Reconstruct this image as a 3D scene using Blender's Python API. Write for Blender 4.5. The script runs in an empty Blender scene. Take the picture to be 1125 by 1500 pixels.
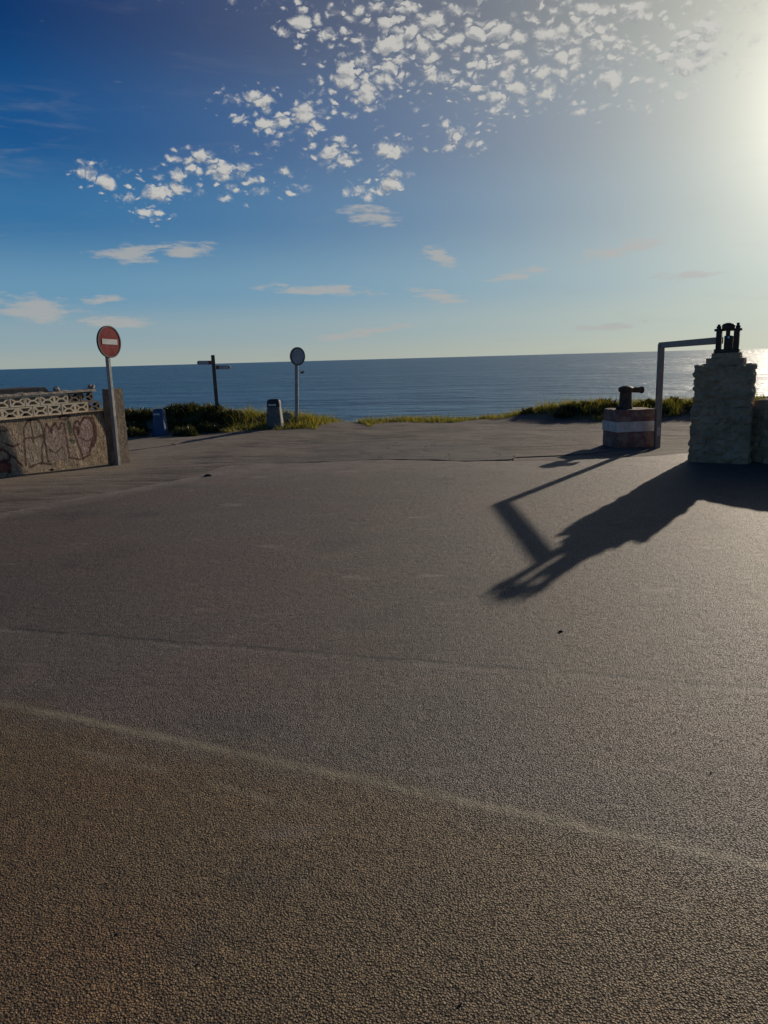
import bpy, bmesh, math, random
import numpy as np
from mathutils import Vector, Matrix, noise as mn

random.seed(7)
rng = np.random.default_rng(7)
scene = bpy.context.scene
COL = scene.collection
R = math.radians

# ------------------------------------------------------------------ camera
cam_d = bpy.data.cameras.new('camera')
cam = bpy.data.objects.new('camera', cam_d)
COL.objects.link(cam)
cam_d.sensor_fit = 'VERTICAL'
cam_d.sensor_height = 36.0
cam_d.lens = 36.0 * 1110 / 1500
cam_d.clip_start = 0.05
cam_d.clip_end = 90000
PITCH = math.atan(224.5 / 1110)
ROLL = R(1.58)
_f = Vector((0, math.cos(PITCH), -math.sin(PITCH)))
_u0 = Vector((0, math.sin(PITCH), math.cos(PITCH)))
_r0 = Vector((1, 0, 0))
_r = _r0 * math.cos(ROLL) - _u0 * math.sin(ROLL)
_u = _r0 * math.sin(ROLL) + _u0 * math.cos(ROLL)
cam.matrix_world = Matrix(((_r.x, _u.x, -_f.x, 0), (_r.y, _u.y, -_f.y, 0), (_r.z, _u.z, -_f.z, 1.6), (0, 0, 0, 1)))
scene.camera = cam

# ------------------------------------------------------------------ colour management, sun, sky
scene.view_settings.view_transform = 'Standard'
scene.view_settings.look = 'None'
scene.view_settings.gamma = 1
scene.view_settings.use_curve_mapping = False
scene.view_settings.exposure = 0.0
SUN_EL, SUN_AZ = R(14.6), R(34.1)
SKY = 0.055
sun_d = bpy.data.lights.new('sun', 'SUN')
sun_d.energy = 4.0
sun_d.angle = R(0.55)
sun_d.color = (1.0, 0.86, 0.68)
sun = bpy.data.objects.new('sun', sun_d)
COL.objects.link(sun)
S = Vector((math.sin(SUN_AZ) * math.cos(SUN_EL), math.cos(SUN_AZ) * math.cos(SUN_EL), math.sin(SUN_EL)))
sun.rotation_euler = S.to_track_quat('Z', 'Y').to_euler()
sun.location = (20, 30, 15)


class NT:
    """small helper to write node trees as expressions"""
    def __init__(s, tree):
        s.t = tree
        s.n = tree.nodes
        s.l = tree.links

    def new(s, typ, **kw):
        n = s.n.new(typ)
        for k, v in kw.items():
            setattr(n, k, v)
        return n

    def put(s, sock, v):
        if v is None:
            return
        if isinstance(v, bpy.types.NodeSocket):
            s.l.new(v, sock)
        else:
            if sock.type == 'RGBA' and len(v) == 3:
                v = (*v, 1)
            sock.default_value = v

    def m(s, op, a, b=None, c=None, clamp=False):
        n = s.new('ShaderNodeMath', operation=op, use_clamp=clamp)
        for i, v in enumerate((a, b, c)):
            s.put(n.inputs[i], v)
        return n.outputs[0]

    def vm(s, op, a, b=None, out=0, scale=None):
        n = s.new('ShaderNodeVectorMath', operation=op)
        s.put(n.inputs[0], a)
        s.put(n.inputs[1], b)
        if scale is not None:
            s.put(n.inputs['Scale'], scale)
        return n.outputs[out]

    def mix(s, f, a, b, blend='MIX'):
        n = s.new('ShaderNodeMix', data_type='RGBA', blend_type=blend)
        s.put(n.inputs[0], f)
        s.put(n.inputs[6], a)
        s.put(n.inputs[7], b)
        return n.outputs[2]

    def noise(s, vec, scale, detail=3, rough=0.55, out='Fac', dist=0.0):
        n = s.new('ShaderNodeTexNoise')
        s.put(n.inputs['Vector'], vec)
        n.inputs['Scale'].default_value = scale
        n.inputs['Detail'].default_value = detail
        n.inputs['Roughness'].default_value = rough
        n.inputs['Distortion'].default_value = dist
        return n.outputs[out]

    def vor(s, vec, scale, feature='F1', out='Distance', rand=1.0, smooth=None):
        n = s.new('ShaderNodeTexVoronoi', feature=feature)
        s.put(n.inputs['Vector'], vec)
        n.inputs['Scale'].default_value = scale
        n.inputs['Randomness'].default_value = rand
        if smooth is not None:
            n.inputs['Smoothness'].default_value = smooth
        return n.outputs[out]

    def ramp(s, f, a, b, lo=0.0, hi=1.0, smooth=True):
        n = s.new('ShaderNodeMapRange')
        n.interpolation_type = 'SMOOTHSTEP' if smooth else 'LINEAR'
        n.clamp = True
        for i, v in enumerate((f, a, b, lo, hi)):
            s.put(n.inputs[i], v)
        return n.outputs[0]

    def xyz(s, v):
        n = s.new('ShaderNodeSeparateXYZ')
        s.put(n.inputs[0], v)
        return n.outputs

    def comb(s, x, y, z=0.0):
        n = s.new('ShaderNodeCombineXYZ')
        for i, v in enumerate((x, y, z)):
            s.put(n.inputs[i], v)
        return n.outputs[0]

    def bump(s, h, strength, dist, normal=None):
        n = s.new('ShaderNodeBump')
        s.put(n.inputs['Height'], h)
        s.put(n.inputs['Strength'], strength)
        n.inputs['Distance'].default_value = dist
        s.put(n.inputs['Normal'], normal)
        return n.outputs[0]

    def pos(s):
        return s.new('ShaderNodeNewGeometry').outputs['Position']

    def obj(s):
        return s.new('ShaderNodeTexCoord').outputs['Object']

    def attr(s, name):
        return s.new('ShaderNodeAttribute', attribute_name=name).outputs


world = bpy.data.worlds.new('World')
scene.world = world
world.use_nodes = True
w = NT(world.node_tree)
w.n.clear()
sky = w.new('ShaderNodeTexSky', sky_type='NISHITA')
sky.sun_disc = False
sky.sun_elevation = SUN_EL
sky.sun_rotation = SUN_AZ
sky.altitude = 0
sky.air_density = 1.0
sky.dust_density = 0.6
sky.ozone_density = 2.5
D_ = w.new('ShaderNodeTexCoord').outputs['Generated']
dx, dy, dz = w.xyz(D_)
az = w.m('MULTIPLY', w.m('ARCTAN2', dx, dy), 180 / math.pi)
el = w.m('MULTIPLY', w.m('ARCSINE', dz), 180 / math.pi)
P = w.comb(az, el)
ang = w.m('MULTIPLY', w.m('ARCCOSINE', w.m('MINIMUM', w.vm('DOT_PRODUCT', D_, tuple(S), out=1), 1.0)), 180 / math.pi)


def blob(a, e, ra, re, rot=0.0):
    mp = w.new('ShaderNodeMapping', vector_type='TEXTURE')
    w.put(mp.inputs['Vector'], P)
    mp.inputs['Location'].default_value = (a, e, 0)
    mp.inputs['Rotation'].default_value = (0, 0, R(rot))
    mp.inputs['Scale'].default_value = (ra, re, 1)
    g = w.new('ShaderNodeTexGradient', gradient_type='SPHERICAL')
    w.l.new(mp.outputs[0], g.inputs[0])
    return g.outputs['Fac']


def union(bl):
    o = bl[0]
    for b in bl[1:]:
        o = w.m('MAXIMUM', o, b)
    return o


cum = union([blob(*b) for b in [
    (1.8, 20.6, 7.5, 4.6, -10), (8.0, 19.2, 7, 4.4, -25), (15.0, 19.4, 9.0, 5.6, -8), (20.8, 18.6, 6.5, 4.2, 8), (-1.2, 18.3, 5.4, 3.2, 12), (9.5, 17.2, 3.2, 1.8, 0),
    (-5.5, 15.9, 4.2, 2.7, 15), (-9.0, 17.0, 3.0, 1.5, 0), (-3.0, 14.2, 3.6, 2.0, 5), (-4.2, 21.6, 3.0, 2.6, 0), (2.0, 24.5, 22, 3.4, 0),
    (-12.3, 13.1, 3.6, 1.7, 5), (-14.8, 11.7, 4.4, 1.7, 8), (-10.0, 12.6, 3.6, 2.2, -20), (-18.8, 12.2, 2.6, 1.5, -15), (-6.0, 12.1, 1.9, 1.3, 0),
    (-15.6, 10.1, 1.9, 1.1, 0), (0.2, 11.8, 3.2, 1.3, 8), (6.0, 14.8, 3.4, 1.8, 0), (0.8, 14.3, 2.8, 1.5, 0)]])
flat = union([blob(*b) for b in [
    (-17.2, 7.5, 3.6, 0.85, 2), (-13.6, 7.8, 3.4, 0.75, 2), (-24.0, 3.9, 5.6, 1.3, -6), (-19.0, 3.0, 4.4, 0.6, 0), (-19.5, 4.5, 2.6, 0.4, 4), (4.5, 7.1, 2.2, 0.8, -20), (4.4, 4.3, 3.0, 0.7, -12),
    (-4.0, 5.0, 6.5, 0.55, -3), (-1.5, 1.9, 6, 0.5, 6), (17.0, 6.9, 4.5, 0.8, 10), (21.5, 5.0, 3.2, 0.5, 2), (-0.5, 10.0, 3.2, 0.9, -10), (16.5, 1.8, 4, 0.4, 3), (10, 5.6, 3, 0.5, 8)]])


def puffs(q, sc, grow, erode):
    n = w.new('ShaderNodeTexVoronoi', feature='F1')
    w.put(n.inputs['Vector'], q)
    n.inputs['Scale'].default_value = sc
    rad = w.m('MULTIPLY_ADD', w.xyz(n.outputs['Color'])[0], 0.50, grow)
    rad = w.m('SUBTRACT', w.m('MULTIPLY', rad, cumk), 0.12)
    return w.m('ADD', w.m('SUBTRACT', rad, n.outputs['Distance']), erode)


cumk = w.m('POWER', cum, 0.42)


def field(off=(0, 0)):
    p = w.vm('ADD', P, (off[0], off[1], 0))
    n0 = w.noise(p, 0.7, 3, 0.6, out='Color')
    p = w.vm('ADD', p, w.vm('SCALE', w.vm('SUBTRACT', n0, (0.5, 0.5, 0.5)), scale=1.3))
    q = w.vm('MULTIPLY', p, (0.80, 1.55, 1.0))
    er = w.m('MULTIPLY_ADD', w.noise(q, 2.6, 5, 0.60), 0.66, -0.33)
    return w.m('MAXIMUM', puffs(q, 0.84, 0.56, er), puffs(w.vm('ADD', q, (3.3, 1.7, 0)), 1.6, 0.44, er))


f0 = field()
f1 = field((0.22, 0.34))
c_a = w.ramp(f0, -0.04, 0.38)
lit = w.ramp(w.m('SUBTRACT', f0, f1), -0.30, 0.24)
thick = w.ramp(f0, 0.06, 0.36)
fq = w.noise(w.vm('MULTIPLY', P, (0.55, 2.6, 1)), 0.9, 6, 0.62)
f_a = w.ramp(w.m('ADD', fq, w.m('MULTIPLY', w.m('POWER', flat, 0.7), 0.46)), 0.66, 0.92)
cir_m = blob(-24.5, 14.0, 7.0, 3.4, 18)
mp = w.new('ShaderNodeMapping')
w.put(mp.inputs['Vector'], P)
mp.inputs['Rotation'].default_value = (0, 0, R(-18))
mp.inputs['Scale'].default_value = (0.22, 1.5, 1)
cirn = w.noise(mp.outputs[0], 0.8, 5, 0.6, dist=0.6)
ci_a = w.m('MULTIPLY', w.ramp(cirn, 0.45, 0.8), w.m('MULTIPLY', cir_m, 0.5))
wisp = w.m('MULTIPLY', w.ramp(w.noise(w.vm('MULTIPLY', P, (0.12, 0.7, 1)), 1.0, 6, 0.62, dist=0.5), 0.52, 0.85), w.ramp(el, 1.0, 8.0, 0.22, 0.10))
base = sky.outputs[0]
# blue of the photograph's clear winter sky by height above the horizon, with a share of the physical model in it
cr = w.new('ShaderNodeValToRGB')
cr.color_ramp.interpolation = 'EASE'
STOPS = [(-2, (0.345, 0.395, 0.375)), (0, (0.375, 0.425, 0.395)), (2.2, (0.280, 0.392, 0.445)), (5, (0.150, 0.318, 0.470)), (10, (0.040, 0.172, 0.370)), (15, (0.0095, 0.090, 0.272)), (22, (0.0025, 0.036, 0.150)), (45, (0.008, 0.036, 0.115)), (90, (0.010, 0.036, 0.105))]
e_ = cr.color_ramp.elements
while len(e_) < len(STOPS):
    e_.new(0.5)
for k, (d, c) in enumerate(STOPS):
    e_[k].position = (d + 2) / 92
    e_[k].color = (*c, 1)
w.put(cr.inputs[0], w.m('DIVIDE', w.m('ADD', el, 2.0), 92.0))
k_ = 0.90 / SKY
base = w.mix(1.0, w.mix(1.0, cr.outputs[0], (k_, k_, k_), 'MULTIPLY'), w.mix(1.0, base, (0.02, 0.035, 0.05), 'MULTIPLY'), 'ADD')
# pale aureole round the low sun, washing the blue out
aur = w.m('SUBTRACT', w.m('MULTIPLY', w.m('EXPONENT', w.m('DIVIDE', ang, -18.5)), 1.28), 0.065, clamp=True)
base = w.mix(aur, base, (0.65 / SKY, 0.64 / SKY, 0.48 / SKY))
glow = w.m('ADD', w.m('MULTIPLY', w.m('EXPONENT', w.m('DIVIDE', ang, -3.3)), 3.2 / SKY), w.m('MULTIPLY', w.m('EXPONENT', w.m('DIVIDE', ang, -10.5)), 0.25 / SKY))
gl = w.mix(1.0, (1.0, 0.97, 0.86), w.comb(glow, glow, glow), 'MULTIPLY')
base = w.mix(1.0, base, gl, 'ADD')
C_HI, C_LO = (10.0, 9.8, 9.2), (4.2, 4.6, 5.2)
cc = w.mix(w.m('MULTIPLY_ADD', lit, 0.75, 0.25), C_LO, C_HI)
cc = w.mix(1.0, cc, w.mix(1.0, gl, (0.35, 0.35, 0.35), 'MULTIPLY'), 'ADD')
out = w.mix(w.m('MAXIMUM', wisp, ci_a), base, (5.5, 5.8, 6.0))
out = w.mix(w.m('MULTIPLY', f_a, 0.80), out, w.mix(1.0, gl, (7.2, 7.2, 7.0), 'ADD'))
out = w.mix(w.m('MULTIPLY', c_a, w.m('MULTIPLY_ADD', thick, 0.42, 0.52)), out, cc)
bg = w.new('ShaderNodeBackground')
w.put(bg.inputs['Color'], out)
bg.inputs['Strength'].default_value = SKY
wo = w.new('ShaderNodeOutputWorld')
w.l.new(bg.outputs[0], wo.inputs[0])
world.cycles.sampling_method = 'MANUAL'
world.cycles.sample_map_resolution = 1024

scene.cycles.use_denoising = True
scene.cycles.max_bounces = 8
scene.cycles.transparent_max_bounces = 8
scene.cycles.sample_clamp_indirect = 4


# ------------------------------------------------------------------ materials
def mat(name, build=None, color=(0.5, 0.5, 0.5), rough=0.8, metal=0.0, spec=0.5):
    m = bpy.data.materials.new(name)
    m.use_nodes = True
    t = NT(m.node_tree)
    b = m.node_tree.nodes['Principled BSDF']
    b.inputs['Base Color'].default_value = (*color, 1)
    b.inputs['Roughness'].default_value = rough
    b.inputs['Metallic'].default_value = metal
    b.inputs['Specular IOR Level'].default_value = spec
    if build:
        build(t, b)
    return m


def worn(c1, c2, scale=6.0, rough=0.75, bump=0.3, bscale=60.0, bdist=0.004, metal=0.0, lo=0.4, hi=0.65, spec=0.4):
    def f(t, b):
        p = t.obj()
        n = t.noise(p, scale, 6, 0.65)
        t.put(b.inputs['Base Color'], t.mix(t.ramp(n, lo, hi), c1, c2))
        t.put(b.inputs['Roughness'], t.ramp(n, 0.3, 0.7, rough - 0.1, rough + 0.1))
        b.inputs['Metallic'].default_value = metal
        b.inputs['Specular IOR Level'].default_value = spec
        t.put(b.inputs['Normal'], t.bump(t.noise(p, bscale, 5, 0.6), bump, bdist))
    return f


def line_dist(t, x, y, a, b, wob):
    """signed distance from the ground point to the line a-b, with a wobble"""
    ax, ay = a
    bx, by = b
    L = math.hypot(bx - ax, by - ay)
    nx, ny = -(by - ay) / L, (bx - ax) / L
    d = t.m('ADD', t.m('MULTIPLY', x, nx), t.m('MULTIPLY', y, ny))
    d = t.m('SUBTRACT', d, nx * ax + ny * ay)
    return t.m('ADD', d, wob)


def m_asphalt(t, b):
    p = t.pos()
    x, y, z = t.xyz(p)
    pf = t.comb(x, y, 0.0)
    big = t.noise(pf, 0.45, 4, 0.6)
    mid = t.noise(pf, 2.2, 5, 0.65)
    fine = t.noise(pf, 28, 3, 0.6)
    wob = t.m('MULTIPLY', t.m('SUBTRACT', t.noise(pf, 1.6, 4, 0.6), 0.5), 0.10)
    wob2 = t.m('MULTIPLY', t.m('SUBTRACT', t.noise(pf, 16, 5, 0.7), 0.5), 0.09)
    dAB = line_dist(t, x, y, (-1.9, 3.46), (1.18, 2.11), t.m('MULTIPLY', wob, 0.35))
    dAB2 = line_dist(t, x, y, (-1.78, 3.19), (-0.13, 2.41), t.m('MULTIPLY', wob, 0.8))
    dCD = line_dist(t, x, y, (-1.86, 4.38), (1.14, 3.55), t.m('ADD', t.m('MULTIPLY', wob, 1.4), wob2))
    # chippings set in dark binder
    pj = t.vm('ADD', pf, t.vm('SCALE', t.noise(pf, 90, 2, out='Color'), scale=0.005))
    sv = t.vor(pj, 150, 'F1')
    sc = t.vor(pj, 150, 'F1', out='Color')
    sv2 = t.vor(pj, 300, 'F1')
    rnd = t.xyz(sc)[0]
    stone = t.mix(rnd, (0.096, 0.073, 0.060), (0.202, 0.157, 0.128))
    stone = t.mix(t.ramp(t.xyz(sc)[1], 0.80, 1.0), stone, (0.30, 0.25, 0.20))
    stone = t.mix(t.ramp(t.xyz(sc)[2], 0.84, 0.9), stone, (0.05, 0.045, 0.042))
    gap = t.ramp(sv, 0.34, 0.72)
    col = t.mix(t.m('MULTIPLY', gap, 0.78), stone, (0.032, 0.027, 0.024))
    # tints: brown dusty strip near the camera, purple grey lane, greyer far lane
    near = t.ramp(t.m('ADD', dAB, t.m('MULTIPLY', t.m('SUBTRACT', mid, 0.5), 0.8)), -0.30, 0.22)
    near = t.m('SUBTRACT', 1.0, near)
    col = t.mix(near, col, t.mix(1.0, col, (1.16, 0.95, 0.52), 'MULTIPLY'))
    lane = t.ramp(t.m('ADD', dCD, t.m('MULTIPLY', t.m('SUBTRACT', mid, 0.5), 0.3)), -0.10, 0.08)
    col = t.mix(lane, col, t.mix(1.0, col, (0.86, 0.84, 0.84), 'MULTIPLY'))
    col = t.mix(t.ramp(big, 0.42, 0.66, 0, 0.6), col, t.mix(1.0, col, (0.78, 0.84, 0.86), 'MULTIPLY'))
    col = t.mix(t.ramp(t.noise(t.vm('ADD', pf, (7.3, 2.1, 0)), 0.55, 3, 0.55), 0.45, 0.62, 0, 0.7), col, t.mix(1.0, col, (1.10, 0.93, 0.90), 'MULTIPLY'))
    col = t.mix(t.ramp(mid, 0.50, 0.72, 0, 0.7), col, t.mix(1.0, col, (1.35, 1.22, 1.12), 'MULTIPLY'))
    # pale joint lines and a ragged lap joint with its step shadow painted dark
    jAB = t.m('MULTIPLY', t.ramp(t.m('ABSOLUTE', dAB), 0.0, 0.05, 1, 0), t.ramp(mid, 0.25, 0.6, 0.35, 0.85))
    jAB2 = t.m('MULTIPLY', t.ramp(t.m('ABSOLUTE', dAB2), 0.0, 0.03, 1, 0), t.ramp(mid, 0.42, 0.62, 0.0, 0.5))
    jCD = t.m('MULTIPLY', t.ramp(t.m('ABSOLUTE', t.m('ADD', dCD, 0.03)), 0.0, 0.045, 1, 0), t.ramp(mid, 0.40, 0.62, 0.0, 0.45))
    kCD = t.m('MULTIPLY', t.ramp(t.m('ABSOLUTE', t.m('SUBTRACT', dCD, 0.03)), 0.0, 0.032, 1, 0), t.ramp(t.noise(pf, 4, 4, 0.7), 0.36, 0.52, 0.0, 0.95))
    sand = (0.25, 0.21, 0.135)
    col = t.mix(t.m('MAXIMUM', jAB, jAB2), col, sand)
    col = t.mix(jCD, col, (0.25, 0.215, 0.185))
    col = t.mix(kCD, col, (0.03, 0.028, 0.028))
    # dust blown in from the verge: along the left edge and the far edge
    dL = line_dist(t, x, y, (-2.59, 10.93), (-4.35, 8.44), t.m('MULTIPLY', wob, 3.0))
    dF = t.m('ADD', t.m('SUBTRACT', 11.9, y), t.m('MULTIPLY', wob, 5.0))
    du = t.m('MAXIMUM', t.m('MULTIPLY', t.ramp(t.m('ABSOLUTE', dL), 0.0, 0.5, 1, 0), 0.9), t.m('MULTIPLY', t.ramp(dF, 0.0, 2.4, 1, 0), 0.75))
    du = t.m('MULTIPLY', du, t.ramp(t.noise(pf, 3.0, 5, 0.7), 0.30, 0.62, 0.35, 1.0))
    col = t.mix(du, col, t.mix(fine, (0.17, 0.135, 0.11), (0.26, 0.21, 0.165)))
    # scuffed pale patches
    sp = t.noise(t.vm('MULTIPLY', pf, (1.0, 2.2, 1)), 1.3, 3, 0.5)
    col = t.mix(t.ramp(sp, 0.64, 0.74, 0, 0.7), col, (0.21, 0.17, 0.14))
    stain = t.noise(t.vm('ADD', pf, (3.1, 9.2, 0)), 0.9, 5, 0.6)
    col = t.mix(t.ramp(stain, 0.55, 0.70, 0, 0.6), col, (0.04, 0.036, 0.034))
    t.put(b.inputs['Base Color'], col)
    t.put(b.inputs['Roughness'], t.ramp(gap, 0, 1, 0.62, 0.85))
    b.inputs['Specular IOR Level'].default_value = 0.35
    h = t.m('ADD', t.m('MULTIPLY', t.m('SUBTRACT', 1.0, t.m('POWER', sv, 1.5)), 1.0), t.m('MULTIPLY', t.m('SUBTRACT', 1.0, sv2), 0.35))
    h = t.m('ADD', h, t.m('MULTIPLY', rnd, 0.45))
    lumps = t.noise(pf, 14, 4, 0.6)
    smooth = t.m('SUBTRACT', 1.0, t.m('MULTIPLY', t.m('MAXIMUM', jAB, du), 0.6))
    n1 = t.bump(lumps, 0.5, 0.02)
    t.put(b.inputs['Normal'], t.bump(h, t.m('MULTIPLY', smooth, 1.0), 0.0042, n1))


def m_ground(t, b):
    p = t.pos()
    n = t.noise(p, 0.7, 6, 0.65)
    n2 = t.noise(t.vm('MULTIPLY', p, (0.7, 2.6, 1)), 1.6, 6, 0.68)
    n3 = t.noise(p, 18, 5, 0.65)
    col = t.mix(t.ramp(n, 0.35, 0.65), (0.105, 0.085, 0.072), (0.175, 0.14, 0.115))
    col = t.mix(t.ramp(n2, 0.38, 0.47, 0.85, 0.0), col, (0.045, 0.038, 0.035))
    col = t.mix(t.ramp(n2, 0.56, 0.72, 0.0, 0.65), col, (0.25, 0.205, 0.16))
    # paler trodden strip in front of the block wall
    x, y, z = t.xyz(p)
    dW = line_dist(t, x, y, (-5.868, 11.526), (-4.86, 13.42), t.m('MULTIPLY', t.m('SUBTRACT', n2, 0.5), 0.5))
    dW = t.m('MULTIPLY', dW, -1.0)
    st = t.m('MULTIPLY', t.ramp(dW, 0.2, 2.6, 1.0, 0.0), t.ramp(x, -4.2, -2.2, 1, 0))
    col = t.mix(t.m('MULTIPLY', st, 0.75), col, t.mix(n3, (0.20, 0.155, 0.115), (0.30, 0.245, 0.185)))
    col = t.mix(t.ramp(n3, 0.3, 0.7, 0, 0.45), col, t.mix(1.0, col, (0.6, 0.6, 0.6), 'MULTIPLY'))
    t.put(b.inputs['Base Color'], col)
    b.inputs['Roughness'].default_value = 0.9
    b.inputs['Specular IOR Level'].default_value = 0.25
    n1 = t.bump(n2, 0.8, 0.06)
    t.put(b.inputs['Normal'], t.bump(t.noise(p, 40, 6, 0.7), 0.7, 0.02, n1))


def m_old(t, b):
    p = t.pos()
    n = t.noise(p, 0.9, 5, 0.65)
    n2 = t.noise(t.vm('MULTIPLY', p, (0.8, 2.2, 1)), 2.5, 6, 0.68)
    g = t.noise(p, 45, 5, 0.7)
    col = t.mix(t.ramp(n, 0.35, 0.65), (0.060, 0.054, 0.052), (0.115, 0.098, 0.088))
    col = t.mix(t.ramp(n2, 0.54, 0.72, 0, 0.8), col, (0.20, 0.16, 0.13))
    col = t.mix(t.ramp(g, 0.35, 0.65, 0, 0.5), col, t.mix(1.0, col, (0.5, 0.5, 0.5), 'MULTIPLY'))
    ck = t.vor(t.vm('ADD', p, t.vm('SCALE', t.noise(p, 3, 4, out='Color'), scale=0.35)), 0.9, 'DISTANCE_TO_EDGE')
    crack = t.ramp(ck, 0.004, 0.014, 1, 0)
    col = t.mix(crack, col, (0.02, 0.018, 0.017))
    t.put(b.inputs['Base Color'], col)
    b.inputs['Roughness'].default_value = 0.88
    b.inputs['Specular IOR Level'].default_value = 0.3
    h = t.m('SUBTRACT', g, t.m('MULTIPLY', crack, 1.5))
    t.put(b.inputs['Normal'], t.bump(h, 0.8, 0.012, t.bump(n2, 0.6, 0.04)))


def m_sea(t, b):
    p = t.pos()
    q = t.vm('MULTIPLY', p, (0.45, 1.0, 1.0))
    w1 = t.noise(q, 0.035, 4, 0.55)
    w2 = t.noise(q, 0.16, 5, 0.6)
    w3 = t.noise(q, 0.75, 4, 0.6)
    slick = t.noise(t.vm('MULTIPLY', p, (0.25, 1.0, 1.0)), 0.012, 5, 0.6)
    far = t.noise(t.vm('MULTIPLY', p, (0.12, 1.0, 1.0)), 0.0022, 5, 0.6)
    s = t.m('ADD', slick, far)
    col = t.mix(t.ramp(s, 0.8, 1.2), (0.024, 0.120, 0.225), (0.060, 0.190, 0.300))
    t.put(b.inputs['Base Color'], col)
    t.put(b.inputs['Roughness'], t.ramp(s, 0.75, 1.25, 0.32, 0.48))
    b.inputs['IOR'].default_value = 1.33
    b.inputs['Specular IOR Level'].default_value = 0.5
    n1 = t.bump(w1, 0.9, 6.0)
    n2 = t.bump(w2, t.ramp(s, 0.75, 1.2, 0.55, 1.0), 3.0, n1)
    t.put(b.inputs['Normal'], t.bump(w3, t.ramp(s, 0.75, 1.2, 0.5, 1.0), 0.85, n2))


def m_leaf(c1, c2, tr=0.45):
    def f(t, b):
        nt = t.t
        p = t.pos()
        n = t.noise(p, 2.2, 3)
        r = t.attr('tint')['Fac']
        col = t.mix(r, c1, c2)
        col = t.mix(t.ramp(n, 0.4, 0.7, 0, 0.7), col, t.mix(1.0, col, (1.5, 1.25, 0.9), 'MULTIPLY'))
        d = t.new('ShaderNodeBsdfDiffuse')
        t.put(d.inputs[0], col)
        tl = t.new('ShaderNodeBsdfTranslucent')
        t.put(tl.inputs[0], t.mix(1.0, col, (1.8, 1.6, 0.75), 'MULTIPLY'))
        g = t.new('ShaderNodeBsdfGlossy')
        g.inputs['Roughness'].default_value = 0.45
        ms = t.new('ShaderNodeMixShader')
        ms.inputs[0].default_value = tr
        t.l.new(d.outputs[0], ms.inputs[1])
        t.l.new(tl.outputs[0], ms.inputs[2])
        m2 = t.new('ShaderNodeMixShader')
        m2.inputs[0].default_value = 0.04
        t.l.new(ms.outputs[0], m2.inputs[1])
        t.l.new(g.outputs[0], m2.inputs[2])
        t.l.new(m2.outputs[0], nt.nodes['Material Output'].inputs[0])
    return f


def m_plaster(t, b):
    p = t.obj()
    n = t.noise(p, 2.2, 6, 0.65)
    n2 = t.noise(p, 11, 6, 0.7, dist=1.2)
    worm = t.noise(t.vm('MULTIPLY', p, (1, 1, 0.5)), 12, 4, 0.65, dist=3.0)
    pit = t.noise(p, 60, 4, 0.7)
    col = t.mix(t.ramp(n, 0.35, 0.65), (0.46, 0.345, 0.23), (0.58, 0.46, 0.325))
    col = t.mix(t.ramp(n2, 0.52, 0.72, 0, 0.75), col, (0.26, 0.18, 0.115))
    pa = t.attr('paint')
    col = t.mix(t.m('MULTIPLY', pa['Alpha'], t.ramp(n2, 0.30, 0.55, 0.75, 1.0)), col, pa['Color'])
    col = t.mix(t.ramp(worm, 0.49, 0.58, 0, 0.55), col, t.mix(1.0, col, (0.36, 0.27, 0.22), 'MULTIPLY'))  # crevice shading of the scribbled relief, painted into the colour
    col = t.mix(t.ramp(pit, 0.55, 0.72, 0, 0.6), col, t.mix(1.0, col, (0.45, 0.40, 0.36), 'MULTIPLY'))
    t.put(b.inputs['Base Color'], col)
    b.inputs['Roughness'].default_value = 0.92
    b.inputs['Specular IOR Level'].default_value = 0.2
    n1 = t.bump(worm, 1.0, -0.06)
    t.put(b.inputs['Normal'], t.bump(n2, 0.8, 0.04, n1))


def m_rubble(t, b):
    p = t.obj()
    n = t.noise(p, 3.0, 6, 0.65)
    n2 = t.noise(p, 17, 6, 0.7)
    col = t.mix(t.ramp(n, 0.35, 0.65), (0.36, 0.26, 0.16), (0.50, 0.375, 0.24))
    col = t.mix(t.ramp(n2, 0.5, 0.75, 0, 0.7), col, (0.12, 0.10, 0.08))
    t.put(b.inputs['Base Color'], col)
    b.inputs['Roughness'].default_value = 0.95
    b.inputs['Specular IOR Level'].default_value = 0.2
    t.put(b.inputs['Normal'], t.bump(n2, 0.9, 0.03))


M = {}
M['asphalt'] = mat('asphalt', m_asphalt)
M['ground'] = mat('ground', m_ground)
M['sea'] = mat('sea', m_sea)
M['old_tarmac'] = mat('old_tarmac', m_old)
M['plaster'] = mat('plaster', m_plaster)
M['rubble'] = mat('rubble', m_rubble)
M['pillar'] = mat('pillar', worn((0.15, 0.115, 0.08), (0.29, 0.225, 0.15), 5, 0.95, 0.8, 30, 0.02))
M['block'] = mat('block', worn((0.68, 0.56, 0.38), (0.78, 0.67, 0.49), 9, 0.85, 0.5, 90, 0.004))
M['dark_block'] = mat('dark_block', worn((0.16, 0.125, 0.10), (0.30, 0.24, 0.18), 9, 0.9, 0.6, 60, 0.006))
M['mortar'] = mat('mortar', worn((0.24, 0.20, 0.16), (0.38, 0.33, 0.26), 8, 0.95, 0.8, 40, 0.01))
M['galv'] = mat('galv', worn((0.26, 0.26, 0.25), (0.37, 0.36, 0.34), 10, 0.5, 0.15, 50, 0.002, metal=0.35))
M['sign_red'] = mat('sign_red', worn((0.25, 0.012, 0.017), (0.31, 0.022, 0.024), 5, 0.45, 0.05, 50, 0.001))
M['sign_red'].node_tree.nodes['Principled BSDF'].inputs['Specular IOR Level'].default_value = 0.12
M['sign_white'] = mat('sign_white', worn((0.62, 0.60, 0.54), (0.74, 0.73, 0.68), 6, 0.5, 0.05, 50, 0.001))
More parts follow.
